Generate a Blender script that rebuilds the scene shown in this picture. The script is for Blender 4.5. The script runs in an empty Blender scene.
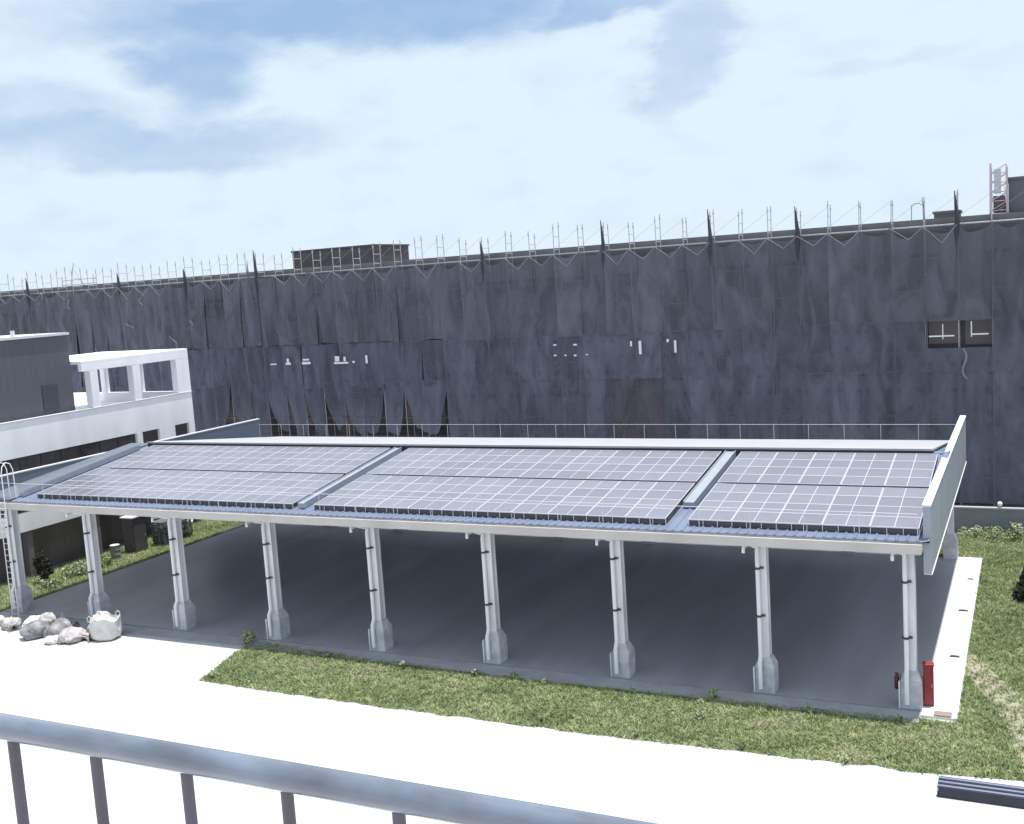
import bpy, bmesh, math, random
import numpy as np
from mathutils import Vector, Matrix, noise
random.seed(7); rng = np.random.default_rng(7)
sc = bpy.context.scene
C = sc.collection
rad = math.radians

# ------------------------------------------------------------------ camera
CAM = Vector((47.2271, -37.4459, 15.3681))
r_ = Vector((0.8998462921927528, 0.43141397959358685, -0.06448743007888501))
u_ = Vector((0.005253949194904885, 0.1371067836000367, 0.9905423392812193))
f_ = Vector((-0.4361754766659999, 0.8916746649434855, -0.12110840372621072))
cam = bpy.data.cameras.new('camera'); co = bpy.data.objects.new('camera', cam); C.objects.link(co)
cam.sensor_width = 36; cam.lens = 1074.3 * 36 / 1024; cam.clip_end = 3000; cam.clip_start = 0.05
M = Matrix(((r_.x, u_.x, -f_.x, CAM.x), (r_.y, u_.y, -f_.y, CAM.y), (r_.z, u_.z, -f_.z, CAM.z), (0, 0, 0, 1)))
co.matrix_world = M
sc.camera = co

# ------------------------------------------------------------------ sun + sky
SUN = Vector((0.10, 0.10, 1)).normalized()
elev = math.asin(SUN.z); azim = math.atan2(SUN.x, SUN.y)
sl = bpy.data.lights.new('sun', 'SUN'); so = bpy.data.objects.new('sun', sl); C.objects.link(so)
sl.energy = 4.2; sl.angle = rad(0.6); sl.color = (1, .97, .93)
so.rotation_euler = SUN.to_track_quat('Z', 'Y').to_euler(); so.location = (0, 0, 60)
sc.view_settings.view_transform = 'Standard'; sc.view_settings.look = 'None'
sc.view_settings.gamma = 1; sc.view_settings.exposure = 0.45
sc.view_settings.use_curve_mapping = False

w = bpy.data.worlds.new('World'); sc.world = w; w.use_nodes = True
nt = w.node_tree; nt.nodes.clear()
def N(t, nt=nt, **k):
    n = nt.nodes.new(t)
    for a, b in k.items(): setattr(n, a, b)
    return n
def mth(nt, op, a, b=None, c=None, clamp=False):
    n = nt.nodes.new('ShaderNodeMath'); n.operation = op; n.use_clamp = clamp
    for i, v in enumerate((a, b, c)):
        if v is None: continue
        if isinstance(v, (int, float)): n.inputs[i].default_value = v
        else: nt.links.new(v, n.inputs[i])
    return n.outputs[0]
L = nt.links.new
out = N('ShaderNodeOutputWorld'); bg = N('ShaderNodeBackground'); bg.inputs[1].default_value = 1.0
sky = N('ShaderNodeTexSky', sky_type='NISHITA', sun_disc=False)
sky.sun_elevation = elev; sky.sun_rotation = azim; sky.air_density = 1.0; sky.dust_density = 0.6
tc = N('ShaderNodeTexCoord'); sep = N('ShaderNodeSeparateXYZ'); L(tc.outputs['Generated'], sep.inputs[0])
az = mth(nt, 'ARCTAN2', sep.outputs[0], sep.outputs[1]); el = mth(nt, 'ARCSINE', sep.outputs[2])
no = N('ShaderNodeTexNoise'); no.inputs['Scale'].default_value = 7; no.inputs['Detail'].default_value = 6; no.inputs['Roughness'].default_value = .6
mp = N('ShaderNodeMapping'); mp.inputs['Scale'].default_value = (1, 1, 2.2); L(tc.outputs['Generated'], mp.inputs[0]); L(mp.outputs[0], no.inputs[0])
nsep = N('ShaderNodeSeparateXYZ'); L(no.outputs['Color'], nsep.inputs[0])
az2 = mth(nt, 'ADD', az, mth(nt, 'MULTIPLY', mth(nt, 'SUBTRACT', nsep.outputs[0], .5), .17))
el2 = mth(nt, 'ADD', el, mth(nt, 'MULTIPLY', mth(nt, 'SUBTRACT', nsep.outputs[1], .5), .075))
# openings of blue sky between the thin cloud sheets: azimuth, elevation, half sizes, tilt, strength
gaps = [(-.58, .240, .27, .040, 0.02, 1.0), (-.70, .200, .085, .045, .3, .85), (-.765, .137, .19, .024, -.03, .65),
        (-.86, .165, .10, .022, 0, .40), (-.33, .235, .11, .016, .12, .80), (-.285, .185, .035, .07, -.5, .5), (-.12, .16, .10, .008, .05, .18), (.5, .25, .3, .04, .1, .6), (-1.6, .3, .4, .06, .1, .6), (1.6, .4, .5, .1, 0, .6), (2.8, .5, .5, .15, .3, .7)]
acc = None
for (a, e, ra, re, t, s) in gaps:
    da = mth(nt, 'SUBTRACT', az2, a); de = mth(nt, 'SUBTRACT', el2, e)
    ct, st = math.cos(t), math.sin(t)
    x = mth(nt, 'DIVIDE', mth(nt, 'ADD', mth(nt, 'MULTIPLY', da, ct), mth(nt, 'MULTIPLY', de, st)), ra)
    y = mth(nt, 'DIVIDE', mth(nt, 'SUBTRACT', mth(nt, 'MULTIPLY', de, ct), mth(nt, 'MULTIPLY', da, st)), re)
    d = mth(nt, 'SQRT', mth(nt, 'ADD', mth(nt, 'MULTIPLY', x, x), mth(nt, 'MULTIPLY', y, y)))
    m = nt.nodes.new('ShaderNodeMapRange'); m.interpolation_type = 'SMOOTHERSTEP'
    m.inputs['From Min'].default_value = 1.35; m.inputs['From Max'].default_value = .35
    m.inputs['To Min'].default_value = 0; m.inputs['To Max'].default_value = s
    L(d, m.inputs['Value'])
    acc = m.outputs[0] if acc is None else mth(nt, 'MAXIMUM', acc, m.outputs[0])
fine = N('ShaderNodeTexNoise'); fine.inputs['Scale'].default_value = 16; fine.inputs['Detail'].default_value = 8; L(mp.outputs[0], fine.inputs[0])
cover = mth(nt, 'SUBTRACT', 1.0, mth(nt, 'ADD', acc, mth(nt, 'MULTIPLY', mth(nt, 'SUBTRACT', fine.outputs[0], .5), .75)), clamp=True)
skys = N('ShaderNodeVectorMath', operation='SCALE'); L(sky.outputs[0], skys.inputs[0]); skys.inputs['Scale'].default_value = 0.085
cl = N('ShaderNodeMix', data_type='RGBA'); cl.inputs[0].default_value = 1; L(cover, cl.inputs[0])
blue = N('ShaderNodeMix', data_type='RGBA'); blue.inputs[0].default_value = .85
L(skys.outputs[0], blue.inputs[6]); blue.inputs[7].default_value = (.27, .40, .605, 1)
L(blue.outputs[2], cl.inputs[6]); cl.inputs[7].default_value = (.562, .652, .738, 1)
L(cl.outputs[2], bg.inputs[0]); L(bg.outputs[0], out.inputs[0])

# ------------------------------------------------------------------ materials
def mat(name, col, rough=.7, metal=0, var=0.0, scale=3.0, bump=0.0, bscale=30.0, spec=.5, alpha=1.0, col2=None, det=5, stretch=(1, 1, 1), obj_var=0.0):
    m = bpy.data.materials.new(name); m.use_nodes = True; t = m.node_tree; t.nodes.clear()
    o = t.nodes.new('ShaderNodeOutputMaterial'); b = t.nodes.new('ShaderNodeBsdfPrincipled'); t.links.new(b.outputs[0], o.inputs[0])
    b.inputs['Roughness'].default_value = rough; b.inputs['Metallic'].default_value = metal; b.inputs['Specular IOR Level'].default_value = spec
    b.inputs['Base Color'].default_value = (*col, 1)
    tcd = t.nodes.new('ShaderNodeTexCoord'); mpp = t.nodes.new('ShaderNodeMapping'); mpp.inputs['Scale'].default_value = stretch
    t.links.new(tcd.outputs['Object'], mpp.inputs[0])
    m['b'] = b.name
    last = None
    if var or col2:
        n = t.nodes.new('ShaderNodeTexNoise'); n.inputs['Scale'].default_value = scale; n.inputs['Detail'].default_value = det
        t.links.new(mpp.outputs[0], n.inputs[0])
        mr = t.nodes.new('ShaderNodeMapRange'); mr.inputs['From Min'].default_value = .3; mr.inputs['From Max'].default_value = .7
        t.links.new(n.outputs[0], mr.inputs[0])
        mx = t.nodes.new('ShaderNodeMix'); mx.data_type = 'RGBA'
        c2 = col2 or tuple(c * (1 - var) for c in col)
        c1 = col if col2 else tuple(min(1, c * (1 + var)) for c in col)
        mx.inputs[6].default_value = (*c1, 1); mx.inputs[7].default_value = (*c2, 1)
        t.links.new(mr.outputs[0], mx.inputs[0]); last = mx.outputs[2]
    if obj_var:
        oi = t.nodes.new('ShaderNodeObjectInfo')
        mr2 = t.nodes.new('ShaderNodeMapRange'); mr2.inputs['To Min'].default_value = 1 - obj_var; mr2.inputs['To Max'].default_value = 1 + obj_var
        t.links.new(oi.outputs['Random'], mr2.inputs[0])
        vm = t.nodes.new('ShaderNodeVectorMath'); vm.operation = 'SCALE'
        if last is None: vm.inputs[0].default_value = col
        else: t.links.new(last, vm.inputs[0])
        t.links.new(mr2.outputs[0], vm.inputs['Scale']); last = vm.outputs[0]
    if last is not None: t.links.new(last, b.inputs['Base Color'])
    if bump:
        n2 = t.nodes.new('ShaderNodeTexNoise'); n2.inputs['Scale'].default_value = bscale; n2.inputs['Detail'].default_value = 6
        t.links.new(mpp.outputs[0], n2.inputs[0])
        bp = t.nodes.new('ShaderNodeBump'); bp.inputs['Strength'].default_value = bump; bp.inputs['Distance'].default_value = .05
        t.links.new(n2.outputs[0], bp.inputs['Height']); t.links.new(bp.outputs[0], b.inputs['Normal'])
    if alpha < 1: b.inputs['Alpha'].default_value = alpha
    return m

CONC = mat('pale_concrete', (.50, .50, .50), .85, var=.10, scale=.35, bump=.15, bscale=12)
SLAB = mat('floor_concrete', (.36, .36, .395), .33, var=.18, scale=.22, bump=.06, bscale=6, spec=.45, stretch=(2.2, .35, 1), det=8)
STRIPC = mat('apron_concrete', (.36, .37, .40), .8, var=.12, scale=1.2, bump=.2, bscale=20)
PATHC = mat('path_concrete', (.60, .60, .60), .85, var=.07, scale=2.0, bump=.2, bscale=18)
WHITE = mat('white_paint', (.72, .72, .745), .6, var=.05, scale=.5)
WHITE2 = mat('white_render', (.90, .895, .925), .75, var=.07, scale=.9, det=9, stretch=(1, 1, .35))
COLM = mat('column_paint', (.70, .69, .715), .6, var=.16, scale=2.2, det=8, stretch=(1.5, 1.5, .25))
PEDM = mat('pedestal_concrete', (.52, .525, .56), .8, var=.22, scale=2.5, bump=.15)
PVC = mat('white_pipe', (.80, .80, .83), .35)
CLAMP = mat('dark_clamp', (.05, .05, .06), .5)
BEIGE = mat('beige_gutter', (.50, .465, .45), .6, var=.10, scale=.7)
SHEET = mat('blue_roof_sheet', (.150, .185, .265), .45, var=.10, scale=.8, metal=.0)
TRAY = mat('pale_tray', (.29, .32, .37), .4, var=.05, scale=2)
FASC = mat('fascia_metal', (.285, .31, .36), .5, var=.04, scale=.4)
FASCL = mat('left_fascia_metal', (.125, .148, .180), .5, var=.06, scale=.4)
CAPW = mat('white_cap', (.62, .62, .64), .5)
CELL = mat('solar_cells', (.165, .168, .205), .22, var=.10, scale=.5, spec=.6, obj_var=.10)
FRAME = mat('panel_frame', (.60, .60, .64), .35, metal=.2)
SKIRT = mat('dark_skirt', (.08, .072, .08), .7, var=.2)
DARKM = mat('dark_steel', (.045, .045, .05), .5)
GALV = mat('galvanised', (.45, .46, .48), .4, metal=.6)
DECKW = mat('pale_roof_deck', (.40, .40, .42), .5, var=.06, scale=.6)
CORE = mat('raw_concrete_dark', (.098, .090, .102), .9, var=.3, scale=.5)
PARA = mat('raw_concrete', (.16, .155, .165), .9, var=.15, scale=.8)
POLE = mat('scaffold_pole', (.46, .44, .45), .5, metal=.3)
NETBRACE = mat('bright_brace', (.25, .25, .27), .5)
TOWERD = mat('grey_cladding', (.095, .098, .118), .6, var=.08, scale=1.2, stretch=(3, 3, .2))
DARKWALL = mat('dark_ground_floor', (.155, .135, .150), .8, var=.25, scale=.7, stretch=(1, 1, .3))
GLASS = mat('dark_window', (.085, .072, .078), .35, var=.5, scale=.8)
REDP = mat('red_paint', (.27, .03, .045), .45, var=.1, scale=3)
WALLG = mat('grey_wall', (.20, .222, .255), .85, var=.10, scale=.7, stretch=(1, 1, 2))
WALLCAP = mat('wall_cap', (.40, .40, .42), .8)
BARK = mat('brown_bush_twigs', (.045, .035, .028), .9)
BEAMD = mat('dark_blue_steel', (.022, .024, .040), .45, var=.15, scale=2)
BEAML = mat('bare_flange', (.24, .27, .38), .35, metal=.3)
RAIL = mat('satin_steel', (.115, .138, .19), .28, metal=0, var=.38, scale=14, stretch=(.5, 1, 1), spec=.8, bump=.06, bscale=60)
BALU = mat('baluster_steel', (.115, .10, .125), .5, metal=.2, var=.1, scale=6)
BROWN = mat('brown_block', (.26, .20, .17), .8)
HOIST = mat('hoist_lattice', (.50, .42, .44), .5)
HOISTW = mat('hoist_panel', (.50, .50, .56), .5)
BOXG = mat('rooftop_box_grey', (.11, .11, .13), .8, var=.15, scale=1)
BOXB = mat('rooftop_room_brown', (.085, .080, .085), .8, var=.2, scale=1.2)

def netmat(name, col, alpha, dots=False):
    m = mat(name, col, .9, var=.16, scale=.55, spec=.1, obj_var=.13, stretch=(1, 1, .35), bump=.6, bscale=1.6)
    t = m.node_tree; b = t.nodes[m['b']]; o = [n for n in t.nodes if n.type == 'OUTPUT_MATERIAL'][0]
    tr = t.nodes.new('ShaderNodeBsdfTransparent'); mx = t.nodes.new('ShaderNodeMixShader'); mx.inputs[0].default_value = alpha
    t.links.new(tr.outputs[0], mx.inputs[1]); t.links.new(b.outputs[0], mx.inputs[2]); t.links.new(mx.outputs[0], o.inputs[0])
    # uneven folds: the mesh lies double in places and thins out in others
    tcn = [n for n in t.nodes if n.type == 'TEX_COORD'][0]; geo = t.nodes.new('ShaderNodeNewGeometry')
    mq = t.nodes.new('ShaderNodeMapping'); mq.inputs['Scale'].default_value = (.8, 1, .30); t.links.new(geo.outputs['Position'], mq.inputs[0])
    nq = t.nodes.new('ShaderNodeTexNoise'); nq.inputs['Scale'].default_value = .9; nq.inputs['Detail'].default_value = 5; nq.inputs['Roughness'].default_value = .55; nq.inputs['Distortion'].default_value = 1.2; t.links.new(mq.outputs[0], nq.inputs[0])
    mr = t.nodes.new('ShaderNodeMapRange'); mr.inputs['From Min'].default_value = .32; mr.inputs['From Max'].default_value = .66
    mr.inputs['To Min'].default_value = alpha - .30; mr.inputs['To Max'].default_value = min(1, alpha + .2); t.links.new(nq.outputs[0], mr.inputs[0]); t.links.new(mr.outputs[0], mx.inputs[0])
    if dots:   # dark tie patches woven in rows
        tcd = [n for n in t.nodes if n.type == 'TEX_COORD'][0]; s = t.nodes.new('ShaderNodeSeparateXYZ'); t.links.new(tcd.outputs['Object'], s.inputs[0])
        zz = mth(t, 'DIVIDE', s.outputs[2], 1.05); row = mth(t, 'FLOOR', zz)
        xx = mth(t, 'ADD', mth(t, 'DIVIDE', s.outputs[0], 1.3), mth(t, 'MULTIPLY', row, .5))
        fx = mth(t, 'SUBTRACT', mth(t, 'FRACT', xx), .5); fz = mth(t, 'SUBTRACT', mth(t, 'FRACT', zz), .5)
        d = mth(t, 'SQRT', mth(t, 'ADD', mth(t, 'MULTIPLY', fx, fx), mth(t, 'MULTIPLY', mth(t, 'MULTIPLY', fz, fz), .6)))
        k = t.nodes.new('ShaderNodeMapRange'); k.inputs['From Min'].default_value = .09; k.inputs['From Max'].default_value = .16
        k.inputs['To Min'].default_value = .84; k.inputs['To Max'].default_value = 1; t.links.new(d, k.inputs[0])
        src = b.inputs['Base Color'].links[0].from_socket
        vm = t.nodes.new('ShaderNodeVectorMath'); vm.operation = 'SCALE'; t.links.new(src, vm.inputs[0]); t.links.new(k.outputs[0], vm.inputs['Scale'])
        t.links.new(vm.outputs[0], b.inputs['Base Color'])
    return m
NETA = netmat('net_upper', (.132, .136, .168), .78)
NETB = netmat('net_lower', (.131, .139, .184), .80)
NETD = netmat('net_lower_dots', (.131, .138, .178), .82, True)
NETR = netmat('net_brown', (.112, .104, .122), .80)

_b = RAIL.node_tree.nodes[RAIL['b']]; _b.inputs['Coat Weight'].default_value = 1; _b.inputs['Coat Roughness'].default_value = .2

# ------------------------------------------------------------------ mesh helpers
class MB:
    def __init__(s): s.v = []; s.f = []; s.mi = []; s.sm = []; s.cur = 0
    def add(s, vs, fs, smooth=False):
        o = len(s.v); s.v += [tuple(p) for p in vs]; s.f += [tuple(i + o for i in q) for q in fs]
        s.mi += [s.cur] * len(fs); s.sm += [smooth] * len(fs); return s
    def box(s, x0, x1, y0, y1, z0, z1):
        return s.add([(x0, y0, z0), (x1, y0, z0), (x1, y1, z0), (x0, y1, z0), (x0, y0, z1), (x1, y0, z1), (x1, y1, z1), (x0, y1, z1)],
                     [(0, 3, 2, 1), (4, 5, 6, 7), (0, 1, 5, 4), (1, 2, 6, 5), (2, 3, 7, 6), (3, 0, 4, 7)])
    def hull(s, low, high):          # two polygons with equal counts
        n = len(low)
        return s.add(list(low) + list(high), [tuple(range(n))[::-1], tuple(range(n, 2 * n))] + [(i, (i + 1) % n, n + (i + 1) % n, n + i) for i in range(n)])
    def tube(s, pts, r, n=8, cap=True):
        pts = [Vector(p) for p in pts]; vs = []; fs = []
        rr = r if isinstance(r, (list, tuple)) else [r] * len(pts)
        prev = None
        for i, p in enumerate(pts):
            a = pts[max(i - 1, 0)]; b = pts[min(i + 1, len(pts) - 1)]; d = (b - a).normalized()
            if prev is None:
                ref = Vector((0, 0, 1)) if abs(d.z) < .9 else Vector((1, 0, 0)); u = d.cross(ref).normalized()
            else: u = (prev - d * prev.dot(d)).normalized()
            prev = u; w2 = d.cross(u)
            for k in range(n):
                a2 = 2 * math.pi * k / n; vs.append(p + (u * math.cos(a2) + w2 * math.sin(a2)) * rr[i])
        for i in range(len(pts) - 1):
            for k in range(n): fs.append((i * n + k, i * n + (k + 1) % n, (i + 1) * n + (k + 1) % n, (i + 1) * n + k))
        s.add(vs, fs, True)
        if cap:
            s.add(vs[:n], [tuple(range(n))[::-1]]); s.add(vs[-n:], [tuple(range(n))])
        return s
    def bar(s, a, b, w_, h_):
        a = Vector(a); b = Vector(b); d = (b - a).normalized(); ref = Vector((0, 0, 1)) if abs(d.z) < .9 else Vector((0, 1, 0))
        u = d.cross(ref).normalized() * w_ / 2; q = u.normalized().cross(d).normalized() * h_ / 2
        return s.hull([a - u - q, a + u - q, a + u + q, a - u + q], [b - u - q, b + u - q, b + u + q, b - u + q])
    def build(s, name, m, parent=None, off=None):
        me = bpy.data.meshes.new(name); o_ = Vector(off) if off else None
        v = [tuple(Vector(p) - o_) for p in s.v] if o_ else s.v
        me.from_pydata(v, [], s.f); me.validate()
        for mm in (m if isinstance(m, (list, tuple)) else [m]): me.materials.append(mm)
        if len(me.polygons) == len(s.f):
            me.polygons.foreach_set('use_smooth', s.sm); me.polygons.foreach_set('material_index', s.mi)
        bm = bmesh.new(); bm.from_mesh(me); bmesh.ops.recalc_face_normals(bm, faces=bm.faces); bm.to_mesh(me); bm.free()
        o = bpy.data.objects.new(name, me); C.objects.link(o)
        if parent: o.parent = parent
        elif o_: o.location = o_
        return o
def tag(o, label=None, cat=None, group=None, kind=None):
    if label: o['label'] = label
    if cat: o['category'] = cat
    if group: o['group'] = group
    if kind: o['kind'] = kind
    return o
def thing(name, label, cat, loc=(0, 0, 0), rz=0, group=None):
    o = bpy.data.objects.new(name, None); C.objects.link(o); o.location = loc; o.rotation_euler = (0, 0, rz); o.empty_display_size = .3
    return tag(o, label, cat, group)
def copy_tree(o, parent=None):
    c = o.copy(); C.objects.link(c)
    if parent: c.parent = parent
    for ch in list(o.children): copy_tree(ch, c)
    return c
def bevel(o, w_=.01, seg=2):
    b = o.modifiers.new('bevel', 'BEVEL'); b.width = w_; b.segments = seg; b.limit_method = 'ANGLE'; return o

# ------------------------------------------------------------------ ground
g = MB(); S = 900
g.add([(-S, -S, 0), (S, -S, 0), (S, S, 0), (-S, S, 0)], [(0, 1, 2, 3)])
tag(g.build('ground', CONC), 'pale sunlit concrete yard', None, None, 'structure')
def ragged(poly, amp=.09, step=.35):
    outp = []
    for i, (x, y) in enumerate(poly):
        x2, y2 = poly[(i + 1) % len(poly)]; n = max(1, int(math.hypot(x2 - x, y2 - y) / step))
        if max(abs(x), abs(x2)) > 47.5: n = 1
        for k in range(n):
            t = k / n; px, py = x + (x2 - x) * t, y + (y2 - y) * t
            d = noise.noise(Vector((px * 1.3, py * 1.3, 4))) * amp + noise.noise(Vector((px * 4.3, py * 4.3, 8))) * amp * .6 if k else 0
            nx, ny = (y2 - y), -(x2 - x); l = math.hypot(nx, ny); outp.append((px + nx / l * d, py + ny / l * d))
    return outp
def sheet(name, poly, z, m, kind='structure', label=None, cat=None):
    b = MB(); n = len(poly); b.add([(x, y, z) for x, y in poly], [tuple(range(n))])
    return tag(b.build(name, m), label, cat, None, kind)
# shed floor slab, apron, path
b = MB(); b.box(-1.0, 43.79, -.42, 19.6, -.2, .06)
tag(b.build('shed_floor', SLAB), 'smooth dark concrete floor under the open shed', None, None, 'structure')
b = MB(); b.box(-1.0, 43.79, -1.45, -.50, -.2, .045)
tag(b.build('apron', STRIPC), 'narrow concrete apron in front of the columns', None, None, 'structure')
b = MB(); b.box(-1.0, 43.79, -.50, -.42, -.2, .012)
tag(b.build('drain_channel', DARKM), 'thin dark drain channel along the front of the floor', None, None, 'structure')
b = MB(); b.box(43.80, 44.92, -.85, 19.75, -.2, .075)
tag(b.build('path', PATHC), 'white concrete path along the right side of the shed', None, None, 'structure')

# grass soil sheets
front_poly = [(16.55, -5.32), (20, -5.42), (27, -5.47), (34, -5.40), (40, -5.15), (44.95, -4.9), (44.95, -1.0), (43.7, -1.0), (43.7, -1.25), (41, -1.2), (36, -1.40), (30, -1.52), (24, -1.35), (19, -1.05), (16.2, -.75), (15.6, -1.5)]
front_poly = ragged(front_poly, .14)
right_poly = [(44.95, -4.9), (47, -4.65), (60, -4.3), (95, -4.0), (95, 24.9), (42.0, 24.9), (42.0, 19.8), (44.9, 19.8)]
left_poly = [(-6.1, -3.0), (-1.05, -3.0), (-1.05, 20.4), (-6.1, 20.4)]
def grassmat():
    m = bpy.data.materials.new('grass_soil'); m.use_nodes = True; t = m.node_tree; bs = t.nodes['Principled BSDF']; bs.inputs['Roughness'].default_value = .95; bs.inputs['Specular IOR Level'].default_value = .1
    tcd = t.nodes.new('ShaderNodeTexCoord')
    n1 = t.nodes.new('ShaderNodeTexNoise'); n1.inputs['Scale'].default_value = .8; n1.inputs['Detail'].default_value = 8; t.links.new(tcd.outputs['Object'], n1.inputs[0])
    r1 = t.nodes.new('ShaderNodeValToRGB'); r1.color_ramp.elements[0].position = .35; r1.color_ramp.elements[0].color = (.15, .18, .075, 1)
    r1.color_ramp.elements[1].position = .68; r1.color_ramp.elements[1].color = (.26, .245, .135, 1); t.links.new(n1.outputs[0], r1.inputs[0]); t.links.new(r1.outputs[0], bs.inputs[0])
    return m
def dirtmat():
    return mat('bare_dirt', (.38, .34, .27), .95, col2=(.22, .22, .13), scale=1.6, det=9, stretch=(.6, 2.4, 1), bump=.2, bscale=14)
GS = grassmat(); DIRT = dirtmat()
sheet('grass_bank', front_poly, .008, GS); sheet('lawn', right_poly, .012, GS); sheet('side_verge', left_poly, .008, GS)
def track_d(x, y):   # distance to worn track centre line
    P = [(44.9, 5.2), (45.5, 3.6), (46.3, 1.6), (47.0, -.8), (47.6, -3.6)]
    best = 9
    for (ax, ay), (bx, by) in zip(P, P[1:]):
        t = max(0, min(1, ((x - ax) * (bx - ax) + (y - ay) * (by - ay)) / ((bx - ax) ** 2 + (by - ay) ** 2)))
        best = min(best, math.hypot(x - ax - t * (bx - ax), y - ay - t * (by - ay)))
    return best
tb = MB(); cl_ = [(44.95, 5.6), (45.5, 3.6), (46.3, 1.6), (47.0, -.8), (47.6, -4.2)]
vs = []; 
for i, (x, y) in enumerate(cl_):
    wd = [.25, .5, .62, .62, .7][i]; vs += [(x - wd * .9 if i else 44.95, y - wd * .35, .017), (x + wd * .9, y + wd * .35, .017)]
tb.add(vs, [(2 * i, 2 * i + 1, 2 * i + 3, 2 * i + 2) for i in range(len(cl_) - 1)])
tag(tb.build('dirt_track', DIRT), 'worn bare dirt track crossing the lawn', None, None, 'structure')

# grass blades
GCOL = [mat('grass_blade', (.275, .335, .165), .8, spec=.2), mat('grass_blade_pale', (.375, .41, .235), .8, spec=.2), mat('grass_blade_dark', (.20, .255, .125), .8, spec=.2), mat('grass_blade_dry', (.43, .39, .27), .85, spec=.2)]
def inpoly(x, y, poly):
    c = False; j = len(poly) - 1
    for i in range(len(poly)):
        xi, yi = poly[i]; xj, yj = poly[j]
        if (yi > y) != (yj > y) and x < (xj - xi) * (y - yi) / (yj - yi) + xi: c = not c
        j = i
    return c
def grass(name, poly, bb, dens, label, h=.10, dirt=False, lush=0.0):
    x0, x1, y0, y1 = bb; n = int((x1 - x0) * (y1 - y0) * dens); V = []; F = []; MI = []
    for _ in range(n):
        x = random.uniform(x0, x1); y = random.uniform(y0, y1)
        if not inpoly(x, y, poly): continue
        nz = noise.noise(Vector((x * .55, y * .55, 3))); nz2 = noise.noise(Vector((x * 2.3, y * 2.3, 9)))
        if dirt and track_d(x, y) < .62 + .5 * nz2 and random.random() < .62 + .25 * math.sin(x * 9 - y * 4): continue
        if nz2 < -.28 and random.random() < .6: continue
        tone = nz * .9 + nz2 * .6 + random.gauss(0, .22) + lush
        mi = 2 if tone < -.32 else 0 if tone < .22 else 1 if tone < .66 else 3
        if lush > 0 and mi == 3: mi = 1
        hh = h * random.uniform(.45, 1.3) * (1 + .8 * max(0, nz2))
        for k in range(3):
            a = random.uniform(0, 6.28); w2 = random.uniform(.012, .024); lx = random.gauss(0, .85) * hh; ly = random.gauss(-.25, .85) * hh
            px, py = x + random.gauss(0, .04), y + random.gauss(0, .04); o = len(V)
            V += [(px - math.cos(a) * w2, py - math.sin(a) * w2, .01), (px + math.cos(a) * w2, py + math.sin(a) * w2, .01), (px + lx, py + ly, .01 + hh)]
            F.append((o, o + 1, o + 2)); MI.append(mi)
    me = bpy.data.meshes.new(name); me.from_pydata(V, [], F)
    for m in GCOL: me.materials.append(m)
    me.polygons.foreach_set('material_index', MI)
    o = bpy.data.objects.new(name, me); C.objects.link(o); return tag(o, label, 'grass', None, 'stuff')
grass('grass', front_poly, (15.3, 45, -5.5, -.7), 260, 'mown green grass strip in front of the shed columns', .10)
grass('grass', right_poly, (42, 50, -4.9, 24.9), 240, 'green lawn with a worn track right of the shed path', .11, True, -.05)
grass('grass', right_poly, (50, 62, -4.9, 24.9), 60, 'lawn beyond the worn track at far right', .14)
grass('grass', left_poly, (-5.6, -1.05, -3, 20.4), 200, 'bright grass verge between the shed and the white building', .15, False, .28)

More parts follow.
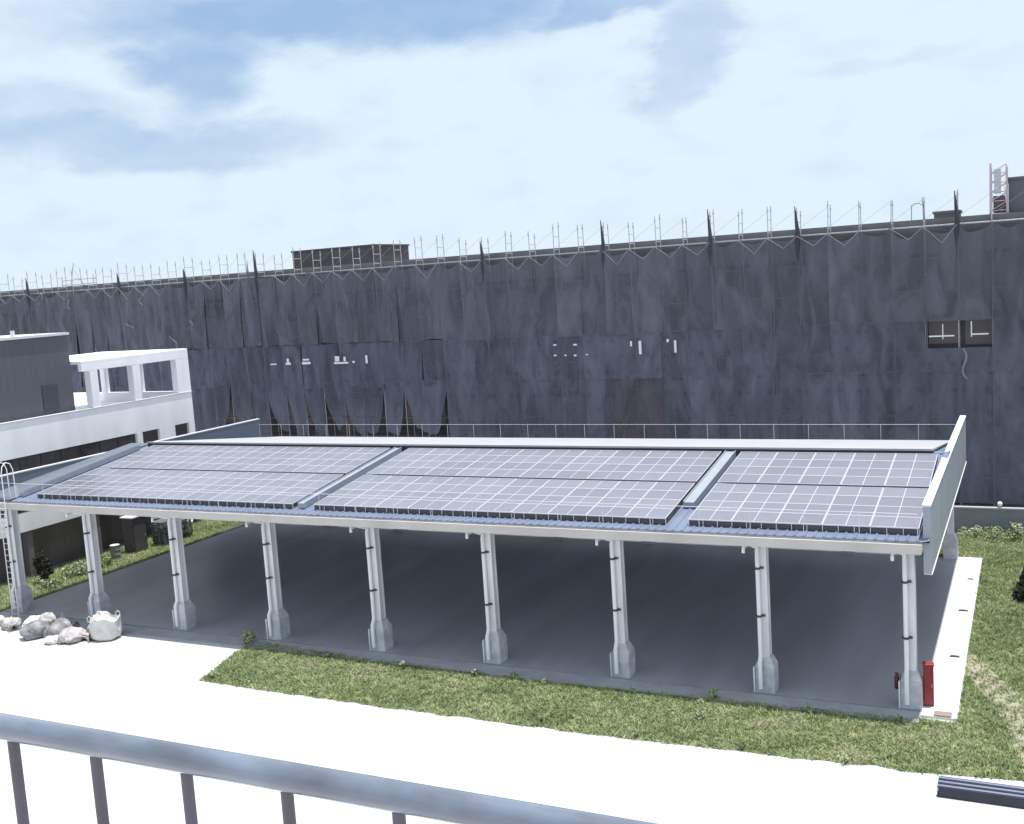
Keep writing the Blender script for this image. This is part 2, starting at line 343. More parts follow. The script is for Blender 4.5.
# ------------------------------------------------------------------ leafy plants
LG = [mat('leaf_green', (.17, .23, .09), .7, spec=.25), mat('leaf_pale', (.36, .41, .26), .7, spec=.25), mat('leaf_dark', (.022, .026, .020), .8, spec=.15), mat('leaf_brown', (.055, .045, .04), .85, spec=.1)]
def plant(name, label, cat, x, y, rx, h, n, mi, leaf=.07, shape='dome', group=None, z0=.012):
    t = thing(name, label, cat, (x, y, z0), 0, group)
    V = []; F = []; MI = []; stems = MB()
    for s in range(max(5, int(rx * 14))):
        a = random.uniform(0, 6.28); rr = rx * math.sqrt(random.random()) * .7
        hx, hy, hz = math.cos(a) * rr, math.sin(a) * rr, h * random.uniform(.5, .95) * (1 - .4 * rr / rx)
        stems.tube([(hx * .2, hy * .2, -.03), (hx * .7, hy * .7, hz * .55), (hx, hy, hz)], [.018, .012, .005], 5, False)
    lobes = [(random.uniform(-.6, .6) * rx, random.uniform(-.6, .6) * rx, random.uniform(.25, .75) * h, random.uniform(.22, .42) * rx) for _ in range(9)]
    for _ in range(n):
        a = random.uniform(0, 6.28); zz = random.random() ** .8
        if shape == 'cone': rr = rx * (1 - zz) * math.sqrt(random.random())
        else: rr = rx * math.sqrt(max(0, 1 - zz * zz)) * random.uniform(.45, 1) * (.85 + .9 * noise.noise(Vector((math.cos(a) * 2.2, math.sin(a) * 2.2, zz * 2.5 + x))))
        c = Vector((math.cos(a) * rr, math.sin(a) * rr, zz * h))
        if shape == 'dome' and random.random() < .8:
            lb = random.choice(lobes); g3 = Vector((random.gauss(0, 1), random.gauss(0, 1), random.gauss(0, 1))).normalized() * lb[3] * random.uniform(.5, 1.1)
            c = Vector((lb[0] + g3.x, lb[1] + g3.y, max(.02, lb[2] + g3.z * 1.15)))
        q = Vector((random.gauss(0, 1), random.gauss(0, 1), random.gauss(0, 1))).normalized(); q2 = q.orthogonal().normalized()
        s = leaf * random.uniform(.6, 1.4); o = len(V)
        V += [tuple(c - q * s), tuple(c + q2 * s * .45), tuple(c + q * s), tuple(c - q2 * s * .45)]; F.append((o, o + 1, o + 2, o + 3))
        MI.append(mi[int(random.random() * len(mi))])
    me = bpy.data.meshes.new('foliage'); me.from_pydata(V, [], F)
    for m in LG: me.materials.append(m)
    me.polygons.foreach_set('material_index', MI)
    o = bpy.data.objects.new('foliage', me); C.objects.link(o); o.parent = t
    stems.build('stems', BARK, t)
    return t
plant('weed_bush', 'low pale weed bush against the grey wall just right of the shed corner', 'bush', 44.3, 24.1, .8, .55, 420, (0, 1, 1))
plant('weed_bush', 'spreading green weed bush against the grey wall in the middle of three', 'bush', 45.4, 23.8, .85, .6, 420, (0, 1, 0))
plant('weed_bush', 'pale tall weed bush against the grey wall nearest the right edge', 'bush', 46.4, 24.0, .7, .95, 300, (1, 1, 0, 3), .07)
plant('weed_bush', 'weed bush by the grey wall beyond the right edge', 'bush', 48.2, 24.0, .9, 1.0, 400, (0, 1))
plant('conifer_bush', 'dark cone shaped bush on the lawn at the right edge', 'bush', 47.3, 13.3, 1.05, 2.5, 5200, (2, 2, 2, 2, 3), .09, 'cone')
plant('weed_clump', 'pale feathery weed at the left tip of the grass strip by the fourth column', 'weed', 15.6, -1.1, .5, .65, 320, (1, 1, 0), .06)
plant('weed_clump', 'small green weed at the sharp left corner of the grass strip', 'weed', 16.9, -4.9, .3, .3, 150, (0, 1, 0), .05)
plant('weed_clump', 'pale weed on the apron edge left of the eighth column', 'weed', 36.9, -1.35, .32, .42, 200, (1, 1, 0), .05)
plant('weed_clump', 'small weed on the apron edge right of the sixth column', 'weed', 29.0, -1.5, .25, .3, 120, (1, 0), .05)
plant('weed_clump', 'grey green weed in the middle of the grass strip below the eighth column', 'weed', 36.9, -3.2, .3, .32, 140, (1, 0), .05)
plant('brown_bush', 'dark brown dry bush behind the first column', 'bush', -3.4, 4.2, .55, 1.9, 800, (3, 3, 2), .09)
plant('side_bush', 'pale green bush on the verge between the first and second columns', 'bush', -2.6, 5.6, .9, .8, 600, (0, 1, 1), .08)
plant('side_bush', 'low green bush on the verge close behind the second column', 'bush', -2.8, 8.0, .8, .6, 500, (0, 0, 1), .08)
plant('side_bush', 'small green bush on the verge behind the bags', 'bush', -2.2, 3.6, .6, .5, 400, (0, 1), .08)

for k in range(16):
    x = 19 + k * 1.62 + random.uniform(-.4, .4); fy = k % 2
    plant('edge_weed', ('taller weed on the ' + ('apron' if fy else 'yard') + ' edge of the grass strip, ' + ['first', 'second', 'third', 'fourth', 'fifth', 'sixth', 'seventh', 'eighth'][k // 2] + ' along from the left'), 'weed',
          x, (-1.75 if fy else -5.15) + random.uniform(-.15, .15), random.uniform(.12, .26), random.uniform(.18, .38), 60, random.choice(((0, 1), (1, 1, 0), (0, 0, 3))), .05, group='weeds along the grass strip')

# ------------------------------------------------------------------ shed
SX0, SX1, YF, YB = -.62, 44.2, -.9, 20.5
ZE, YR, ZR, ZB = 6.03, 8.9, 7.30, 5.82
shed = thing('open_shed', 'long open sided shed with low blue sheet roof and nine front columns', 'shed', (22, 9.8, 0))
SH = Vector((22, 9.8, 0))
def part(mb, name, m, par=shed, off=SH): 
    # mesh coordinates relative to the thing's base
    mb.v = [(x - off[0], y - off[1], z - off[2]) for x, y, z in mb.v]
    return mb.build(name, m, par)
# columns
def column(x, y, front, hs):
    e = MB()
    e.box(x - .17, x + .17, y - .19, y - .15, 1.0, hs); e.box(x - .17, x + .17, y + .15, y + .19, 1.0, hs); e.box(x - .12, x + .12, y - .149, y + .149, 1.0, hs)
    c = part(e, 'column', COLM)
    pb = MB()
    pb.box(x - .34, x + .34, y - .36, y + .36, -.05, 1.0)
    pb.hull([(x - .34, y - .36, 1.0), (x + .34, y - .36, 1.0), (x + .34, y + .36, 1.0), (x - .34, y + .36, 1.0)],
            [(x - .21, y - .22, 1.34), (x + .21, y - .22, 1.34), (x + .21, y + .22, 1.34), (x - .21, y + .22, 1.34)])
    q = bevel(pb.build('pedestal', PEDM, c), .02); 
    for v in q.data.vertices: v.co -= SH
    if front:
        pp = MB(); px = x - .13; py = y - .30
        pp.tube([(px, YF - .02, 5.75), (px, YF + .06, 5.62), (px, py + .06, 5.42), (px, py, 5.25), (px, py, 1.45), (px, py - .16, 1.22), (px, py - .16, .25)], .08, 12)
        d = pp.build('drain_pipe', PVC, c); ks = []
        for zc in (4.55 + .15 * math.sin(x), 2.7 + .2 * math.sin(x * 2)):
            cm = MB(); cm.tube([(px, py, zc - .04), (px, py, zc + .04)], .10, 12); cm.box(px - .14, px + .20, py + .04, y - .192, zc - .035, zc + .035)
            ks.append(cm.build('pipe_clamp', CLAMP, c))
        pg = MB(); pg.box(x - .40, x - .345, y - .42, y - .30, .06, 1.0); gg = pg.build('pipe_guard', COLM, c)
        for o in [d, gg] + ks:
            for v in o.data.vertices: v.co -= SH
    return c
XS = [i * 5.5 for i in range(8)] + [43.46]
for x in XS: column(x, 0, True, 5.62)
for x in XS: column(x, 19.55, False, 5.68)
# roof sheet (ribbed)
def ribbed(y0, z0, y1, z1):
    rb = MB(); prof = []; x = SX0 + .2; pitch = .333
    while x < 43.95:
        prof += [(x, 0), (x + .22, 0), (x + .25, .035), (x + .30, .035)]; x += pitch
    prof.append((43.95, 0)); n = len(prof)
    vs = [(px, y0, z0 + pz) for px, pz in prof] + [(px, y1, z1 + pz) for px, pz in prof]
    vs += [(px, y0, z0 - .03) for px, pz in prof] + [(px, y1, z1 - .03) for px, pz in prof]
    fs = []
    for i in range(n - 1):
        fs.append((i, i + 1, n + i + 1, n + i)); fs.append((2 * n + i, 3 * n + i, 3 * n + i + 1, 2 * n + i + 1))
        fs.append((i, 2 * n + i, 2 * n + i + 1, i + 1)); fs.append((n + i, n + i + 1, 3 * n + i + 1, 3 * n + i))
    rb.add(vs, fs); return rb
part(ribbed(YF, ZE, YR, ZR), 'roof_sheet', SHEET); part(ribbed(YR + .01, ZR, YB, ZB), 'roof_sheet', SHEET)
rc = MB(); rc.hull([(SX0 + .2, YR - .25, ZR + .015), (SX0 + .2, YR, ZR + .05), (SX0 + .2, YR + .25, ZR + .015), (SX0 + .2, YR, ZR - .01)], [(43.95, YR - .25, ZR + .015), (43.95, YR, ZR + .05), (43.95, YR + .25, ZR + .015), (43.95, YR, ZR - .01)])
part(rc, 'ridge_cap', SHEET)
dk = MB(); dk.hull([(1.7, 8.0, 7.52), (43.6, 8.0, 7.52), (43.6, 20.2, 5.92), (1.7, 20.2, 5.92)], [(1.7, 8.0, 7.60), (43.6, 8.0, 7.60), (43.6, 20.2, 5.97), (1.7, 20.2, 5.97)])
part(dk, 'rear_roof_deck', DECKW)
dk = MB(); dk.box(1.72, 43.58, 8.05, 8.09, 7.19, 7.518)
for i in range(70): dk.box(1.8 + i * .6, 1.83 + i * .6, 8.02, 8.049, 7.19, 7.51)
part(dk, 'deck_front_edge', DARKM)
fl = MB(); fl.hull([(-.42, YF, ZE + .04), (1.05, YF, ZE + .04), (1.05, YR, ZR + .04), (-.42, YR, ZR + .04)], [(-.42, YF, ZE + .30), (1.05, YF, ZE + .07), (1.05, YR, ZR + .07), (-.42, YR, ZR + .07)])
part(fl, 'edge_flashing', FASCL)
# gutters / eave beams
gb = MB(); gb.box(SX0 + .1, 43.95, YF - .22, YF - .02, 5.70, 5.95); gb.box(SX0 + .1, 43.95, YF - .25, YF - .22, 5.66, 5.99); bevel(part(gb, 'gutter', BEIGE), .01)
gb = MB(); gb.box(SX0 + .1, 43.95, YB + .02, YB + .25, 5.50, 5.80); part(gb, 'gutter', BEIGE)
eb = MB(); eb.box(SX0 + .1, 43.95, -.12, .12, 5.625, 5.86); eb.box(SX0 + .1, 43.95, 19.43, 19.67, 5.685, 5.79); part(eb, 'eave_beam', COLM)
for x in XS:
    rf = MB(); rf.hull([(x - .1, -.11, 5.87), (x + .1, -.11, 5.87), (x + .1, YR, 6.98), (x - .1, YR, 6.98)], [(x - .1, -.11, 6.09), (x + .1, -.11, 6.09), (x + .1, YR, 7.24), (x - .1, YR, 7.24)])
    rf.hull([(x - .1, YR + .01, 6.98), (x + .1, YR + .01, 6.98), (x + .1, 19.66, 5.795), (x - .1, 19.66, 5.795)], [(x - .1, YR + .01, 7.24), (x + .1, YR + .01, 7.24), (x + .1, 19.66, 5.88), (x - .1, 19.66, 5.88)])
    part(rf, 'rafter', COLM)
    if x > 0:
        br = MB(); br.box(x - .48, x - .40, YF - .12, -.12, 5.50, 5.66); br.tube([(x - .44, YF - .1, 5.55), (x - .44, YF - .1, 5.38)], .06, 8); part(br, 'eave_bracket', WHITE)
for i in range(8):      # small strip lamps under the eave
    x = XS[i] + 1.5
    l = MB(); l.box(x, x + 1.3, YF + .06, YF + .18, 5.585, 5.64); l.box(x + .1, x + 1.2, YF + .08, YF + .16, 5.64, 5.70); part(l, 'strip_lamp', WHITE)
# end fascias
def fascia(x0, x1, y0, y1, z0, z1, m, capm=CAPW):
    fb = MB(); fb.box(x0, x1, y0, y1, z0, z1 - .04)
    f = part(fb, 'end_fascia', m)
    c = MB(); c.box(x0 - .02, x1 + .02, y0 - .02, y1 + .02, z1 - .039, z1 + .02); c = c.build('fascia_cap', capm, f)
    t = MB(); t.box(x0 + .01, x1 + .03, y0 + .05, y1 - .05, z0 - .045, z0 - .002); t = t.build('bottom_trim', CAPW, f)
    sm = MB(); y = y0 + 1.2
    while y < y1: sm.box(x1 + .001, x1 + .006, y, y + .02, z0, z1 - .05); y += 3.4
    s_ = sm.build('panel_seam', m, f)
    for o in (c, t, s_):
        for v in o.data.vertices: v.co -= SH
fascia(43.96, 44.2, -.65, 20.3, 4.9, 7.2, FASC)
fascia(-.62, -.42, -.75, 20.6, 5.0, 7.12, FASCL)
# guard rails
def railing(y, zb, h, step, x0, x1, zf=None):
    r2 = MB(); n = round((x1 - x0) / step)
    r2.tube([(x0, y, zb + h), (x1, y, zb + h)], .010, 6)
    g_ = part(r2, 'guard_rail', CAPW)
    for i in range(n + 1):
        x = x0 + (x1 - x0) * i / n; q = MB(); q.tube([(x, y, zb), (x, y, zb + h)], .011, 6); o = q.build('rail_post', CAPW, g_)
        for v in o.data.vertices: v.co -= SH
railing(YF + .12, ZE, .90, 1.85, -.3, 43.8)
railing(20.38, 5.84, .91, 1.85, -.3, 43.8)

# ladder (top-level, leans on the eave)
lad = thing('access_ladder', 'white steel ladder with hooped handrails rising over the left end of the shed eave', 'ladder', (.95, -1.28, 0))
for dx in (-.22, .22):
    q = MB(); q.tube([(dx, 0, .02), (dx, 0, 7.5), (dx, .08, 7.85), (dx, .3, 8.02), (dx, .55, 7.92), (dx, .68, 7.6), (dx, .70, 6.15)], .026, 8); q.build('stile', WHITE, lad)
for i in range(20):
    q = MB(); q.tube([(-.22, 0, .35 + i * .3), (.22, 0, .35 + i * .3)], .014, 6); q.build('rung', WHITE, lad)

# ------------------------------------------------------------------ solar arrays
SLOPE = (ZR - ZE) / (YR - YF)
def frontz(y): return 6.42 + .1325 * (y + .75)
PW, PD = 1.568, .992
def panel_mesh(w_, d_, m3=True):
    b = MB(); t = .035; f = .022
    b.cur = 0; b.box(f, w_ - f, f, d_ - f, 0, t - .008)
    b.cur = 1
    b.box(0, w_, 0, f, -.004, t); b.box(0, w_, d_ - f, d_, -.004, t); b.box(0, f, f, d_ - f, -.004, t); b.box(w_ - f, w_, f, d_ - f, -.004, t)
    b.box(w_ / 2 - .011, w_ / 2 + .011, f, d_ - f, t - .008, t - .002)
    me_o = b.build('solar_panel', [CELL, FRAME]); return me_o
pan0 = panel_mesh(PW, PD); pan_used = [False]
def place_panel(par, x, y, z, ang, label=None):
    if not pan_used[0]: o = pan0; pan_used[0] = True
    else: o = pan0.copy(); C.objects.link(o)
    o.parent = par; o.location = (x, y, z); o.rotation_euler = (ang, 0, 0)
A = math.atan(.1325)
def array(x0, ncol, label, front=True):
    if front:
        y0, z0, ang, rows, up = -.36, 6.33, A, 8, 0
    else:
        y0, z0, ang, rows, up = 8.75, 7.36, -math.atan(.112), 10, 0
    t = thing('solar_array', label, 'solar panels', (x0, y0, z0))
    cs, sn = math.cos(ang), math.sin(ang)
    for c in range(ncol):
        s = 0
        for r in range(rows):
            place_panel(t, c * (PW + .012), s * cs, s * sn, ang); s += PD + .014
            if front and r == 3: s += .20
    Ltot = s; W_ = ncol * (PW + .012)
    # rails and legs
    rl = MB(); k = 0
    while k < Ltot:
        a_ = k + .15
        rl.box(-.02, W_ + .01, a_ * cs, a_ * cs + .06, a_ * sn - .10 , a_ * sn - .02) if front or True else None
        k += .98
    rl.build('mounting_rail', DARKM, t)
    for i in range(ncol * 3 + 1):
        x = min(i * (PW + .012) / 3, W_ - .03); lg = MB()
        lg.box(x, x + .025, .01, .035, -.24, -.01); lg.build('support_leg', FRAME, t)
    sk = MB(); sk.box(.01, W_ - .01, .05, .07, -.20, -.012); sk.build('front_skirt', SKIRT, t)
    sk = MB(); Y_ = Ltot * cs; Z_ = Ltot * sn
    sk.hull([(W_ - .03, .08, -.20), (W_ - .01, .08, -.20), (W_ - .01, Y_, Z_ - .20), (W_ - .03, Y_, Z_ - .20)], [(W_ - .03, .08, -.02), (W_ - .01, .08, -.02), (W_ - .01, Y_, Z_ - .02), (W_ - .03, Y_, Z_ - .02)]); sk.build('side_skirt', SKIRT, t)
    return t
array(2.38, 10, 'left solar array on the front roof slope, ten modules wide')
array(19.28, 10, 'middle solar array on the front roof slope between two pale walkways')
array(35.93, 5, 'right solar array on the front roof slope, five modules wide beside the grey end fascia')
# walkways / cable trays
def tray(x0, x1, y0, y1, label):
    t = MB()
    def zz(y): return ZE + .04 + SLOPE * (y - YF)
    t.hull([(x0, y0, zz(y0)), (x1, y0, zz(y0)), (x1, y1, zz(y1)), (x0, y1, zz(y1))], [(x0, y0, zz(y0) + .22), (x1, y0, zz(y0) + .22), (x1, y1, zz(y1) + .22), (x0, y1, zz(y1) + .22)])
    for xx in (x0, x1 - .03):
        t.hull([(xx, y0, zz(y0) + .222), (xx + .03, y0, zz(y0) + .222), (xx + .03, y1, zz(y1) + .222), (xx, y1, zz(y1) + .222)], [(xx, y0, zz(y0) + .27), (xx + .03, y0, zz(y0) + .27), (xx + .03, y1, zz(y1) + .27), (xx, y1, zz(y1) + .27)])
    tag(t.build('roof_walkway', TRAY, None, (x0, y0, zz(y0))), label, 'walkway')
tray(35.22, 35.68, 1.4, 7.9, 'wide pale metal walkway between the middle and right solar arrays')
tray(18.40, 18.78, -.3, 7.9, 'narrow pale metal walkway between the left and middle solar arrays')
tray(1.15, 1.38, -.3, 7.8, 'pale metal walkway along the left edge of the left solar array')

# ------------------------------------------------------------------ red cabinet, extinguisher, small things by the path
rc = thing('hydrant_cabinet', 'tall red metal fire cabinet beside the ninth column', 'fire cabinet', (43.98, .1, .07), rad(8))
q = MB(); q.box(-.16, .16, -.14, .14, .04, 1.42); bevel(q.build('body', REDP, rc), .015)
q = MB(); q.box(-.185, .185, -.165, .165, 1.422, 1.50); bevel(q.build('top', REDP, rc), .02)
q = MB(); q.box(-.13, .13, -.156, -.142, .12, 1.34); d_ = q.build('door', REDP, rc)
q = MB(); q.box(.08, .11, -.175, -.157, .7, .82); q.build('handle', GALV, d_)
q = MB(); q.box(-.14, .14, -.12, .12, 0, .039); q.build('plinth', DARKM, rc)
ex = thing('fire_extinguisher', 'dark red extinguisher hanging on the left side of the ninth column', 'extinguisher', (42.98, -.1, .62))
q = MB(); q.tube([(0, 0, 0), (0, 0, .03), (0, 0, .42), (0, 0, .50), (0, 0, .54)], [.06, .085, .085, .05, .03], 14); q.build('cylinder', mat('dark_red', (.11, .018, .025), .5), ex)
q = MB(); q.box(-.07, .05, -.015, .015, .54, .58); q.tube([(.03, 0, .56), (.12, 0, .5), (.12, 0, .25)], .012, 6); q.build('valve', DARKM, ex)
q = MB(); q.box(.06, .15, -.03, .03, .2, .26); q.build('bracket', DARKM, ex)
for i, (x, y, s) in enumerate(((44.5, 10.9, .22), (44.5, 5.1, .20), (44.55, 15.8, .15))):
    q = MB(); q.hull([(-s, -s * .5, .0), (s, -s * .35, 0), (s * .8, s * .45, 0), (-s * .8, s * .5, 0)], [(-s * .8, -s * .4, .03), (s * .8, -s * .3, .04), (s * .6, s * .3, .035), (-s * .6, s * .4, .03)])
    q.v = [(a + x, b_ + y, c + .075) for a, b_, c in q.v]
    tag(q.build('debris_scrap', DARKM, None, (x, y, .075)), ['dark scrap lying halfway along the white path', 'dark scrap on the white path nearest the red cabinet', 'small dark scrap at the far end of the white path'][i], 'scrap')
q = MB(); q.box(44.2, 44.75, -.83, -.45, .076, .13); bevel(tag(q.build('brown_block', BROWN, None, (44.47, -.64, .076)), 'flat brown block at the near end of the white path', 'block'), .015)

# ------------------------------------------------------------------ steel beams lower right
for i, yy in enumerate((-6.28, -6.03, -5.78)):
    t = thing('steel_beam', ['front dark steel beam of the three lying at the lower right edge', 'middle dark steel beam of the three lying at the lower right edge', 'rear dark steel beam of the three, nearest the grass'][i], 'beam', (44.72, yy, .002))
    q = MB(); q.box(0, 7, -.115, .115, 0, .03); q.box(0, 7, -.115, .115, .28, .30); q.box(.04, 6.96, -.115, -.09, .031, .279); q.box(.04, 6.96, .09, .115, .031, .279); q.build('web', BEAMD, t)
    q = MB(); q.box(-.01, 7.01, -.045, .05, .301, .312); q.build('top_flange', BEAML, t)

# ------------------------------------------------------------------ sacks
SACKW = mat('white_woven_sack', (.62, .60, .59), .8, var=.12, scale=3, bump=.5, bscale=6); SACKG = mat('grey_sack', (.10, .10, .115), .7, col2=(.38, .37, .38), scale=2.2, bump=.5, bscale=6)
SACKP = mat('pale_dirty_sack', (.58, .54, .53), .8, col2=(.26, .25, .26), scale=3, bump=.5, bscale=7)
def sack(x, y, rx, ry, h, m, label, rz=0, flap=True, seed=0, flapm=None):
    t = thing('sack', label, 'sack', (x, y, 0), rz)
    nr, na = 30, 56
    def nz(v, k): return noise.noise(v * k + Vector((seed * 5.3, seed * 1.9, 0)))
    if h > 1:                      # open bulk bag standing upright, slumped
        V = []; prof = [(.0, .02), (.55, .0), (.92, .03), (1.04, .14), (1.08, .32), (1.03, .52), (.98, .70), (1.0, .84), (1.06, .95), (1.04, 1.0), (.97, .97), (.90, .86), (.80, .76), (.45, .72), (0, .74)]
        for jj, (r, z) in enumerate(prof):
            for i in range(na):
                a = 2 * math.pi * i / na; sq = 1 / max(abs(math.cos(a)), abs(math.sin(a))) ** .45
                p = Vector((math.cos(a), math.sin(a), z * 1.5)); fold = .035 * math.sin(a * 11 + 3 * nz(p, 1.5)) * min(1, z * 2) + .13 * nz(p, 1.7) + .05 * nz(p, 5)
                slump = .22 * nz(Vector((math.cos(a), math.sin(a), 0)), 1.1) + .10 * nz(Vector((math.cos(a), math.sin(a), 3)), 3.5)
                V.append((math.cos(a) * rx * (r * sq * .9 + (fold if r > .3 else 0)) + .10 * z, math.sin(a) * ry * (r * sq * .9 + (fold if r > .3 else 0)), h * z * (1 + (slump if z > .5 else 0))))
        b = MB(); b.add(V, [(jj * na + i, jj * na + (i + 1) % na, (jj + 1) * na + (i + 1) % na, (jj + 1) * na + i) for jj in range(len(prof) - 1) for i in range(na)], True)
        q = b.build('bag_body', m, t); sb = q.modifiers.new('s', 'SUBSURF'); sb.levels = sb.render_levels = 1
        for a in (.8, 2.4, 3.9, 5.5):   # lifting loops
            lp = MB(); cx, cy = math.cos(a) * rx * .95, math.sin(a) * ry * .95
            lp.tube([(cx - .08, cy, h * .85), (cx - .11, cy - .02, h * 1.06), (cx, cy - .03, h * 1.14), (cx + .11, cy - .01, h * 1.05), (cx + .09, cy, h * .85)], .022, 6); lp.build('lifting_loop', m, t)
        return
    V = []; k0 = 0                 # lying sack: belly, gathered neck, loose frill
    for jj in range(nr + 1):
        u = jj / nr * 1.25
        if u < 1: r = (max(0, 1 - abs(2 * u - .92) ** 2.6)) ** .5 if u < .9 else .30
        else: r = .2
        if u >= .84: r = .24 + .9 * (u - 1.0) ** 2 * 6 + (.25 if u > 1.1 else 0) * (u - 1.1) * 6
        if jj == 0: r = .02
        for i in range(na):
            a = 2 * math.pi * i / na; p = Vector((u * 2.4, math.cos(a), math.sin(a)))
            gather = max(0, 1 - abs(u - .95) * 2.6)
            fold = .07 * gather * math.sin(a * 9 + seed) + .24 * nz(p, 1.3) - .30 * max(0, .16 - abs(nz(p, 2.3))) + .16 * (abs(nz(p, 3.4)) - .2) + .06 * nz(p, 9)
            rr = max(.02, r + (fold if jj else 0)); yy = math.cos(a) * rr; zz = math.sin(a) * rr
            zz = max(zz, -.52 * r - .03) + .52
            drop = max(0, u - .8) * .55
            V.append(((u - .55) * 2 * rx, yy * ry, max(.01, (zz - drop) * h * .8 / 1.45)))
    b = MB(); body_end = int(nr * .76)
    F = [(jj * na + i, jj * na + (i + 1) % na, (jj + 1) * na + (i + 1) % na, (jj + 1) * na + i) for jj in range(nr) for i in range(na)]
    b.add(V[:(body_end + 1) * na], [f for f in F if f[3] < (body_end + 1) * na], True); b.build('bag_body', m, t)
    b = MB(); b.add(V[body_end * na:], [tuple(v - body_end * na for v in f) for f in F if f[0] >= body_end * na], True)
    q = b.build('gathered_mouth', flapm or m, t); sd = q.modifiers.new('s', 'SOLIDIFY'); sd.thickness = .012

sack(8.1, -2.2, .72, .62, 1.05, SACKW, 'largest white bulk bag standing upright at the right end of the sack pile', .3, True, 1)
sack(6.85, -2.85, .62, .62, .72, SACKP, 'pale crumpled sack slumped left of the white bulk bag', .35, True, 2)
sack(5.65, -2.75, .48, .60, .85, SACKG, 'dark grey sack with a pale mouth in the middle of the pile', 1.9, True, 3, SACKP)
sack(4.35, -3.0, .52, .66, .90, SACKG, 'grey sack with pale mouth left of the middle of the pile', 2.6, True, 4, SACKW)
sack(3.2, -1.95, .50, .50, .70, SACKW, 'white sack lying in front of the first column', .2, True, 5)
sack(1.9, -2.3, .52, .46, .56, SACKP, 'low pale sack near the left end of the pile', -.5, True, 6)
sack(.7, -2.1, .45, .42, .6, SACKW, 'leftmost white sack at the foot of the ladder', .9, True, 7)
sack(3.95, -1.75, .45, .50, .95, SACKP, 'pale sack slumped behind the white sack by the first column', 1.2, True, 8)
sack(5.0, -1.9, .45, .45, .66, SACKG, 'dark sack tucked behind the pile in the shade', .2, True, 9)
sack(7.3, -1.9, .42, .42, .85, SACKP, 'pale sack wedged behind the white bulk bag', 2.2, True, 10)
sack(6.1, -3.45, .40, .34, .40, SACKW, 'small flat white sack lying in front of the pile', .1, True, 11)

# ------------------------------------------------------------------ verge items on the left
dr = thing('steel_drum', 'pale dented drum on the verge right of the second column', 'drum', (-3.3, 9.5, .05))
q = MB(); prof = [(.30, 0), (.31, .03), (.295, .06), (.295, .27), (.31, .29), (.295, .31), (.295, .56), (.31, .58), (.295, .60), (.295, .84), (.31, .88)]
q.tube([(0, 0, z) for r, z in prof], [r for r, z in prof], 20, False); q.build('body', mat('drum_grey', (.20, .20, .18), .6, var=.25, scale=4), dr)
q = MB(); q.tube([(0, 0, .85), (0, 0, .895)], .29, 20); q.build('lid', CAPW, dr)
cb = thing('storage_locker', 'tall dark locker with a white top between the second and third columns', 'locker', (-3.5, 11.4, .05))
q = MB(); q.box(-.45, .45, -.55, .55, 0, 2.2); bevel(q.build('body', mat('locker_dark', (.08, .072, .078), .6, var=.2), cb), .02)
q = MB(); q.box(-.52, .52, -.62, .62, 2.202, 2.30); bevel(q.build('lid', WHITE, cb), .03)
q = MB(); q.box(.452, .47, -.5, .5, .1, 2.1); dd = q.build('door', mat('locker_door', (.10, .092, .098), .5), cb)
q = MB(); q.box(.471, .50, .35, .40, .9, 1.1); q.build('handle', GALV, dd)
PAL = mat('pallet_plastic', (.22, .22, .225), .6, var=.3, scale=3); PALW = mat('pallet_edge', (.30, .30, .31), .6)
def pallet_mb():
    q = MB()
    for k in range(6): q.box(-.55, .55, -.6 + k * .215, -.6 + k * .215 + .12, .11, .14)
    for xx in (-.5, 0, .42):
        for yy in (-.55, 0, .47): q.box(xx, xx + .1, yy, yy + .1, .02, .109)
    for xx in (-.52, 0, .42): q.box(xx, xx + .12, -.6, .6, 0, .019)
    return q
p0 = pallet_mb().build('pallet', [PAL, PALW]); first = True
names = ['bottom', 'second lowest', 'third lowest', 'fourth lowest', 'fifth', 'sixth', 'seventh', 'eighth', 'ninth', 'tenth', 'eleventh', 'twelfth']
for st, (x, y, nn) in enumerate(((-2.9, 13.3, 11), (-3.1, 14.9, 9))):
    for k in range(nn):
        o = p0 if first else p0.copy()
        if not first: C.objects.link(o)
        first = False
        o.location = (x + random.uniform(-.04, .04), y + random.uniform(-.04, .04), .05 + k * .142); o.rotation_euler = (0, 0, random.uniform(-.04, .04))
        tag(o, f"{names[k] if k < nn - 1 else 'topmost'} dark pallet of the {'taller stack beside the locker' if st == 0 else 'shorter stack near the third column'}", 'pallet', 'pallets stacked on the verge')
fn = thing('low_fence', 'low dark fence with pale posts across the far end of the verge', 'fence', (-4.6, 20.8, .04))
for i in range(6):
    q = MB(); q.box(i * .7, i * .7 + .06, -.03, .03, 0, 1.05); q.build('fence_post', CAPW, fn)
q = MB()
for i in range(5): q.box(i * .7 + .062, i * .7 + .698, -.01, .01, .08, .95)
q.build('fence_panel', mat('fence_dark', (.05, .045, .05), .8), fn)
q = MB(); q.tube([(-.98, 16.6, .12), (-1.12, 17.6, .11), (-1.12, 20.2, .11)], .06, 10); tag(q.build('pale_pipe', PVC, None, (-1.1, 18, .11)), 'pale pipe lying along the far edge of the shed floor', 'pipe')

